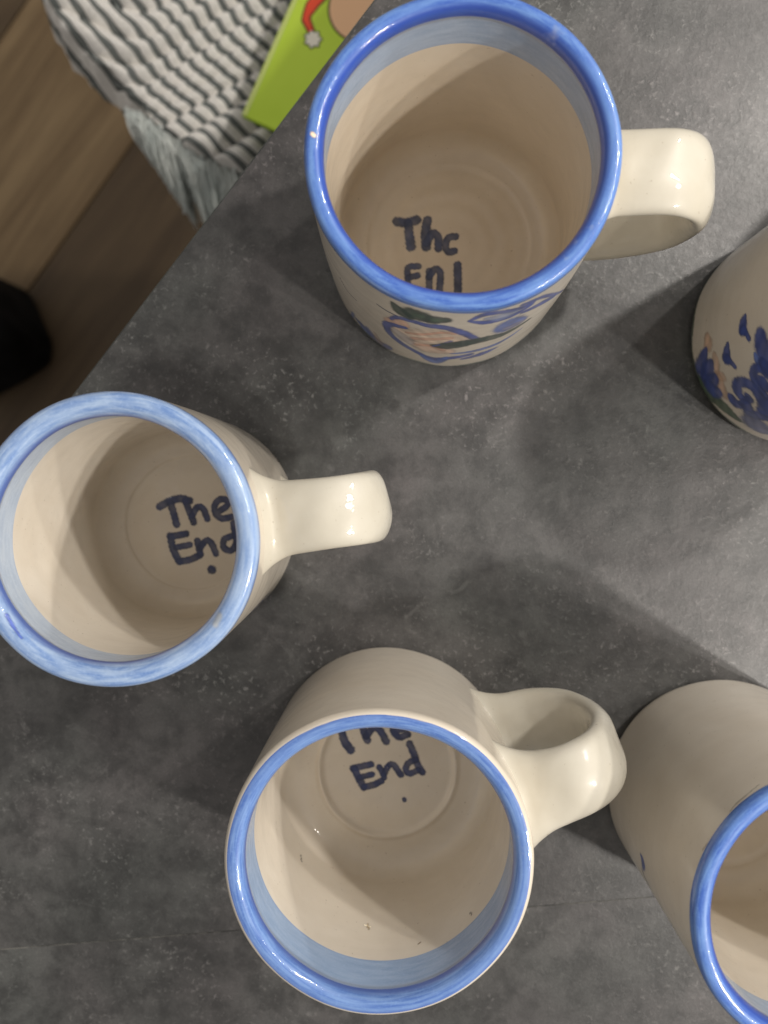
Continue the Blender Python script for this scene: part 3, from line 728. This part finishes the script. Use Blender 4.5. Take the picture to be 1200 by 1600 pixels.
sub = [np.array((-2.6, -2.6)), np.array((2.6, -2.6)), np.array((2.6, 2.6)), np.array((-2.6, 2.6))]
s = NT('subfloor'); s.b.inputs['Base Color'].default_value = (0.03, 0.02, 0.014, 1)
tag(slab('ground', sub, FZ - 0.0125, 0.02, s.m, 0), kind='structure')

# ------------------------------------------------------------------ black bag standing on the floor at the left edge
def black_bag():
    c = at(-100, 512, FZ + 0.15)
    root = empty('bag', (c[0], c[1], FZ), math.radians(28))
    tag(root, 'black rounded bag on the wood floor at the left edge, out of focus', 'bag')
    V = []; nr, nc = 26, 72
    for i in range(nr):
        t = i / (nr - 1)
        z = 0.22 * t; k = (1 - max(0, (t - 0.55) / 0.45) ** 2.4) ** 0.5 if t < 1 else 0.02
        if t < 0.12: k *= 0.93 + 0.07 * math.sin(t / 0.12 * math.pi / 2)
        for j in range(nc):
            a = 2 * math.pi * j / nc; ca, sa = math.cos(a), math.sin(a)
            x = 0.090 * math.copysign(abs(ca) ** 0.6, ca); y = 0.075 * math.copysign(abs(sa) ** 0.6, sa)
            cr = 1 + 0.02 * math.sin(a * 5 + z * 30) + 0.012 * math.sin(a * 11 - z * 50)
            V.append((x * k * cr, y * k * cr, z))
    s = NT('black_nylon'); nn = s.noise(40, 4, 0.5, s.n('ShaderNodeTexCoord').outputs['Object'])
    s.l(s.ramp(nn.outputs[0], [(0.3, g(0.004)), (0.7, g(0.010))]).outputs[0], s.b.inputs['Base Color']); s.b.inputs['Roughness'].default_value = 0.8
    s.b.inputs['Specular IOR Level'].default_value = 0.15
    link('bag_body', mesh_np('bag_body', V, grid_faces(nr, nc, True)), s.m, root)
    # carrying strap arching over the top
    P = bez([(-0.05, 0.205), (-0.042, 0.232), (0, 0.243), (0.042, 0.232), (0.05, 0.205)], 30); V = []
    for p in P:
        for y, dz in ((-0.012, 0), (0.012, 0), (0.012, 0.003), (-0.012, 0.003)): V.append((p[0], y, p[1] + dz))
    link('strap', mesh_np('strap', V, grid_faces(30, 4, True)), s.m, root)
black_bag()

# ------------------------------------------------------------------ striped throw
def throw_blanket():
    ZT = -0.25
    sc_ = (D - ZT) / F
    root = empty('throw_blanket', (at(300, 120, ZT)[0], at(300, 120, ZT)[1], ZT))
    tag(root, 'crumpled grey and white striped throw with a fringed end, hanging beside the counter', 'blanket')
    org = np.array(root.location)
    # outline of the visible left border and lower hem (photo pixels at the throw's own height)
    by = np.array([-420, -260, -120, -40, 0, 38, 68, 98, 130, 158, 172, 196, 218, 236, 252, 266, 330.0])
    bx = np.array([-60, -20, 22, 44, 60, 84, 112, 150, 182, 204, 216, 246, 282, 318, 358, 420, 620.0])
    bx = bx - np.interp(by, [0, 200, 300], [24, 14, 0])
    def border(y): return np.interp(y, by, bx)
    nu, nv = 380, 400
    ys = np.linspace(-420, 300, nv)[:, None]; us = np.linspace(0, 1, nu)[None, :]
    wav = 3.0 * np.sin(ys / 7.5) + 2.2 * np.sin(ys / 3.9 + 1)
    X = border(ys) + wav + us * (900 - 0.35 * ys - border(ys))
    Y = ys + 0 * X
    dist = X - border(ys) - wav
    # folds: arcs that sag in the middle and rise to the upper right
    q = Y + 0.62 * (X - 235) * 0.5 * (1 + np.tanh((X - 225) / 55.0)) - 0.35 * (235 - X) * 0.5 * (1 - np.tanh((X - 225) / 55.0)) * -1 * 0.6
    q = q + 7 * np.sin(X / 46.0 + Y / 70.0)
    lines = np.array([-330, -262, -200, -142, -92, -48, -4, 40, 82, 116, 146, 172, 196, 232, 290, 360.0])
    k = np.clip(np.searchsorted(lines, q.ravel()).reshape(q.shape), 1, len(lines) - 1)
    lo_, hi_ = lines[k - 1], lines[k]
    f_ = (q - lo_) / (hi_ - lo_)
    rr_ = np.random.default_rng(21); hgt = rr_.uniform(0.75, 1.2, len(lines) + 1); off = rr_.uniform(-5, 5, len(lines) + 1)
    fold = hgt[k] * (hi_ - lo_) * 0.50 * (np.sin(math.pi * f_ ** 0.8)) ** 0.75
    fold = fold * (0.35 + 0.65 * np.clip(dist / 50, 0, 1))
    sd_ = X * 0.66 + Y * 0.75; ac = X * 0.75 - Y * 0.66
    lower = np.clip((Y - 150) / 40, 0, 1) * np.clip((X - 330) / 30, 0, 1)
    sm = lambda e: e * e * (3 - 2 * e)
    offs = off[k - 1] + (off[k] - off[k - 1]) * sm(np.clip(f_ * 4, 0, 1))
    warp = offs + 1.8 * np.sin(math.pi * 2 * f_ + k) + 9 * np.sin(X / 110 + Y / 95) + 0.7 * np.sin(sd_ / 6.0 + ac / 35)
    turn = 0.42 * np.clip(Y + 0.5 * X - 330, 0, 400)
    ac2 = ac + warp * (1 - 0.7 * lower) - turn * 0.8
    period = 25.0
    ph = ac2 / period * 2 * math.pi
    pucker = 0.6 * np.sin(sd_ / 6.0 + ac / 35) + 1.8 * (0.5 + 0.5 * np.cos(ph - 0.6)) ** 1.5
    edge_drop = -130 * np.clip((42 - dist) / 42, 0, 1) ** 1.5
    H = fold + pucker + edge_drop + 5 * np.sin(X / 95.0 + 1) * np.cos(Y / 80.0)
    Zw = ZT - 0.012 + H * sc_ * 0.95
    # lay the points out at true positions (pixel grid scaled at the throw's height)
    ox, oy = at(0, 0, ZT)[:2]
    ex = (at(1000, 0, ZT)[:2] - at(0, 0, ZT)[:2]) / 1000; ey = (at(0, 1000, ZT)[:2] - at(0, 0, ZT)[:2]) / 1000
    PX = ox + ex[0] * X + ey[0] * Y; PY = oy + ex[1] * X + ey[1] * Y
    # hem hanging over the side goes slightly outward and down
    V = np.stack([PX - org[0], PY - org[1], Zw - org[2]], -1)
    me = mesh_np('cloth', V.reshape(-1, 3), grid_faces(nv, nu, False)[:, ::-1])
    set_attr(me, 'stripe', (ph / (2 * math.pi)).reshape(-1), 'FLOAT')
    set_attr(me, 'edge', np.clip((30 - dist) / 30, 0, 1).reshape(-1) * 1.0, 'FLOAT')
    s = NT('striped_cotton'); a = s.n('ShaderNodeAttribute', _attribute_name='stripe'); tc = s.n('ShaderNodeTexCoord')
    fr = s.n('ShaderNodeMath', _operation='FRACT'); s.l(a.outputs['Fac'], fr.inputs[0])
    W_, G_, K_ = (0.93, 0.90, 0.85), (0.27, 0.29, 0.28), (0.035, 0.04, 0.04)
    c = s.ramp(fr.outputs[0], [(0.0, W_), (0.42, W_), (0.46, G_), (0.49, K_), (0.54, K_), (0.57, G_), (0.70, G_), (0.73, K_), (0.78, K_), (0.81, G_), (0.85, W_), (1.0, W_)]).outputs[0]
    n1 = s.noise(700, 2, 0.5, tc.outputs['Object']); n2 = s.noise(30, 3, 0.5, tc.outputs['Object'])
    c = s.mix(1.0, c, s.ramp(n1.outputs[0], [(0.3, g(0.75)), (0.6, g(1.0))]).outputs[0], 'MULTIPLY')
    pass
    s.l(c, s.b.inputs['Base Color']); s.b.inputs['Roughness'].default_value = 0.95; s.b.inputs['Specular IOR Level'].default_value = 0.1
    s.l(s.bump(n1.outputs[0], 0.5, 0.0006), s.b.inputs['Normal'])
    link('cloth', me, s.m, root)
    # fringe: hundreds of soft threads at the lower end, knotted in loose tassels
    s = NT('fringe_yarn'); nn = s.noise(60, 3, 0.5, s.n('ShaderNodeTexCoord').outputs['Object'])
    s.l(s.ramp(nn.outputs[0], [(0.3, (0.62, 0.68, 0.66)), (0.7, (0.85, 0.88, 0.84))]).outputs[0], s.b.inputs['Base Color']); s.b.inputs['Roughness'].default_value = 0.95
    V = []; Fq = []; rr = random.Random(9)
    hem = [(198, 162), (228, 178), (258, 196), (300, 222), (345, 244), (410, 262)]
    tip = [(212, 206), (250, 256), (278, 296), (320, 345), (362, 385), (440, 420)]
    hem = np.array(hem, float); tip = np.array(tip, float); tk = np.linspace(0, 1, len(hem))
    N = 900
    for i in range(N):
        t = i / (N - 1) + rr.uniform(-0.004, 0.004); t = min(max(t, 0), 1)
        h = np.array([np.interp(t, tk, hem[:, 0]), np.interp(t, tk, hem[:, 1])]) + np.array([rr.uniform(-10, 10), rr.uniform(-12, 8)])
        clump = 1 if (t * 9) % 1 > 0.18 else 0.72
        e = np.array([np.interp(t, tk, tip[:, 0]), np.interp(t, tk, tip[:, 1])])
        if 0.44 < t < 0.56: clump = 0.62
        e = h + (e - h) * clump * rr.uniform(0.86, 1.06) + np.array([rr.uniform(-5, 5), rr.uniform(-4, 4)])
        z0 = ZT - 0.012 + rr.uniform(-0.006, 0.004); z1 = ZT - 0.03 - rr.uniform(0.0, 0.035)
        base_i = len(V); ns = 7; wv = rr.uniform(-6, 6); wd = rr.uniform(0.0004, 0.0009)
        dirp = (e - h) / (np.linalg.norm(e - h) + 1e-6); side = np.array([-dirp[1], dirp[0]])
        for k in range(ns):
            q_ = k / (ns - 1); pz = z0 + (z1 - z0) * q_ ** 1.5 + 0.002 * math.sin(q_ * 7 + i)
            pp = h + (e - h) * q_ + side * wv * math.sin(q_ * math.pi)
            w0 = np.array([ox, oy]) + ex * pp[0] + ey * pp[1]
            sw = (ex * side[0] + ey * side[1]); sw = sw / np.linalg.norm(sw) * wd * (1 - 0.5 * q_)
            V.append((w0[0] - sw[0] - org[0], w0[1] - sw[1] - org[1], pz - org[2]))
            V.append((w0[0] - org[0], w0[1] - org[1], pz + wd - org[2]))
            V.append((w0[0] + sw[0] - org[0], w0[1] + sw[1] - org[1], pz - org[2]))
        for k in range(ns - 1):
            b0 = base_i + k * 3
            Fq += [(b0, b0 + 3, b0 + 4, b0 + 1), (b0 + 1, b0 + 4, b0 + 5, b0 + 2), (b0 + 2, b0 + 5, b0 + 3, b0)]
    o = link('fringe', mesh_np('fringe', V, Fq), s.m, root); o['kind'] = 'stuff'
throw_blanket()

# ------------------------------------------------------------------ green picture book lying on the throw
def book():
    ZB = -0.215
    c0 = at(377, 180, ZB)[:2]; u = at(455, 2, ZB)[:2] - c0; u /= np.linalg.norm(u); v = np.array([u[1], -u[0]])
    root = empty('book', (c0[0], c0[1], ZB - 0.0045), math.atan2(v[1], v[0]))
    tag(root, 'bright green picture book lying on the striped throw, half hidden by the counter', 'book')
    Wd, Hh, Tt = 0.215, 0.235, 0.0045
    def box(name, x0, y0, z0, x1, y1, z1, mat, bev=0.0006):
        bm = bmesh.new(); bmesh.ops.create_cube(bm, size=1)
        for vv in bm.verts: vv.co = Vector((x0 + (vv.co.x + .5) * (x1 - x0), y0 + (vv.co.y + .5) * (y1 - y0), z0 + (vv.co.z + .5) * (z1 - z0)))
        if bev: bmesh.ops.bevel(bm, geom=bm.edges[:], offset=bev, segments=2, affect='EDGES')
        me = bpy.data.meshes.new(name); bm.to_mesh(me); bm.free(); return link(name, me, mat, root, smooth=False)
    s = NT('green_card'); nn = s.noise(20, 3, 0.5, s.n('ShaderNodeTexCoord').outputs['Object'])
    s.l(s.ramp(nn.outputs[0], [(0.3, (0.50, 0.70, 0.045)), (0.7, (0.58, 0.78, 0.07))]).outputs[0], s.b.inputs['Base Color']); s.b.inputs['Roughness'].default_value = 0.3
    Mg = s.m
    s = NT('page_paper'); s.b.inputs['Base Color'].default_value = (0.75, 0.72, 0.60, 1); Mp = s.m
    box('back_cover', 0, 0, 0, Wd, Hh, 0.0018, Mg); box('pages', 0.003, 0.003, 0.0018, Wd - 0.003, Hh - 0.003, Tt - 0.0018, Mp, 0); box('front_cover', 0, 0, Tt - 0.0018, Wd, Hh, Tt, Mg)
    s = NT('cover_edge'); s.b.inputs['Base Color'].default_value = (0.62, 0.72, 0.22, 1); s.b.inputs['Roughness'].default_value = 0.25
    box('pale_edge_strip', 0.0004, 0.0006, Tt + 0.00005, 0.0034, Hh - 0.0006, Tt + 0.0004, s.m, 0.0001)  # thin paler green strip along the left edge of the cover
    def loc(px, py):
        p = at(px / 5 + 360, py / 5, ZB)[:2] - c0; return (p @ v, p @ u)
    def decal(name, pts, z, col, rough=0.35):
        bm = bmesh.new(); vs = [bm.verts.new((*loc(*p), Tt + z)) for p in pts]; f = bm.faces.new(vs)
        f.normal_update()
        if f.normal.z < 0: f.normal_flip()
        bmesh.ops.triangulate(bm, faces=bm.faces)
        me = bpy.data.meshes.new(name); bm.to_mesh(me); bm.free()
        s = NT('print_' + name); s.b.inputs['Base Color'].default_value = (*col, 1); s.b.inputs['Roughness'].default_value = rough
        return link(name, me, s.m, root, smooth=False)
    def grow(pts, k):
        c = np.mean(pts, 0); return [tuple(c + (np.array(p) - c) * (1 + k / np.linalg.norm(np.array(p) - c))) for p in pts]
    hat = [(760, -110), (860, -90), (760, -30), (690, 40), (622, 128), (618, 150), (650, 238), (612, 250), (566, 160), (575, 110), (600, 30), (660, -50)]
    decal('printed_cap_outline', [(745, -118), (875, -98), (775, -25), (700, 48), (634, 130), (632, 150), (664, 244), (604, 260), (552, 164), (562, 106), (588, 25), (650, -60)], 0.0002, (0.08, 0.04, 0.02))
    decal('printed_cap', hat, 0.0004, (0.80, 0.08, 0.03))
    pom = [(645 + (56 + 9 * math.cos(a * 7)) * math.cos(a), 308 + (58 + 9 * math.cos(a * 7)) * math.sin(a)) for a in np.linspace(0, 2 * math.pi, 56, endpoint=False)]
    decal('printed_pompom_outline', grow(pom, 13), 0.0002, (0.10, 0.12, 0.04)); decal('printed_pompom', pom, 0.0005, (0.88, 0.84, 0.72))
    disc = [(1010 + 235 * math.cos(a), 75 + 245 * math.sin(a)) for a in np.linspace(0, 2 * math.pi, 60, endpoint=False)]
    decal('printed_round_outline', grow(disc, 15), 0.0002, (0.07, 0.05, 0.02)); decal('printed_round', disc, 0.0004, (0.88, 0.54, 0.31))
book()
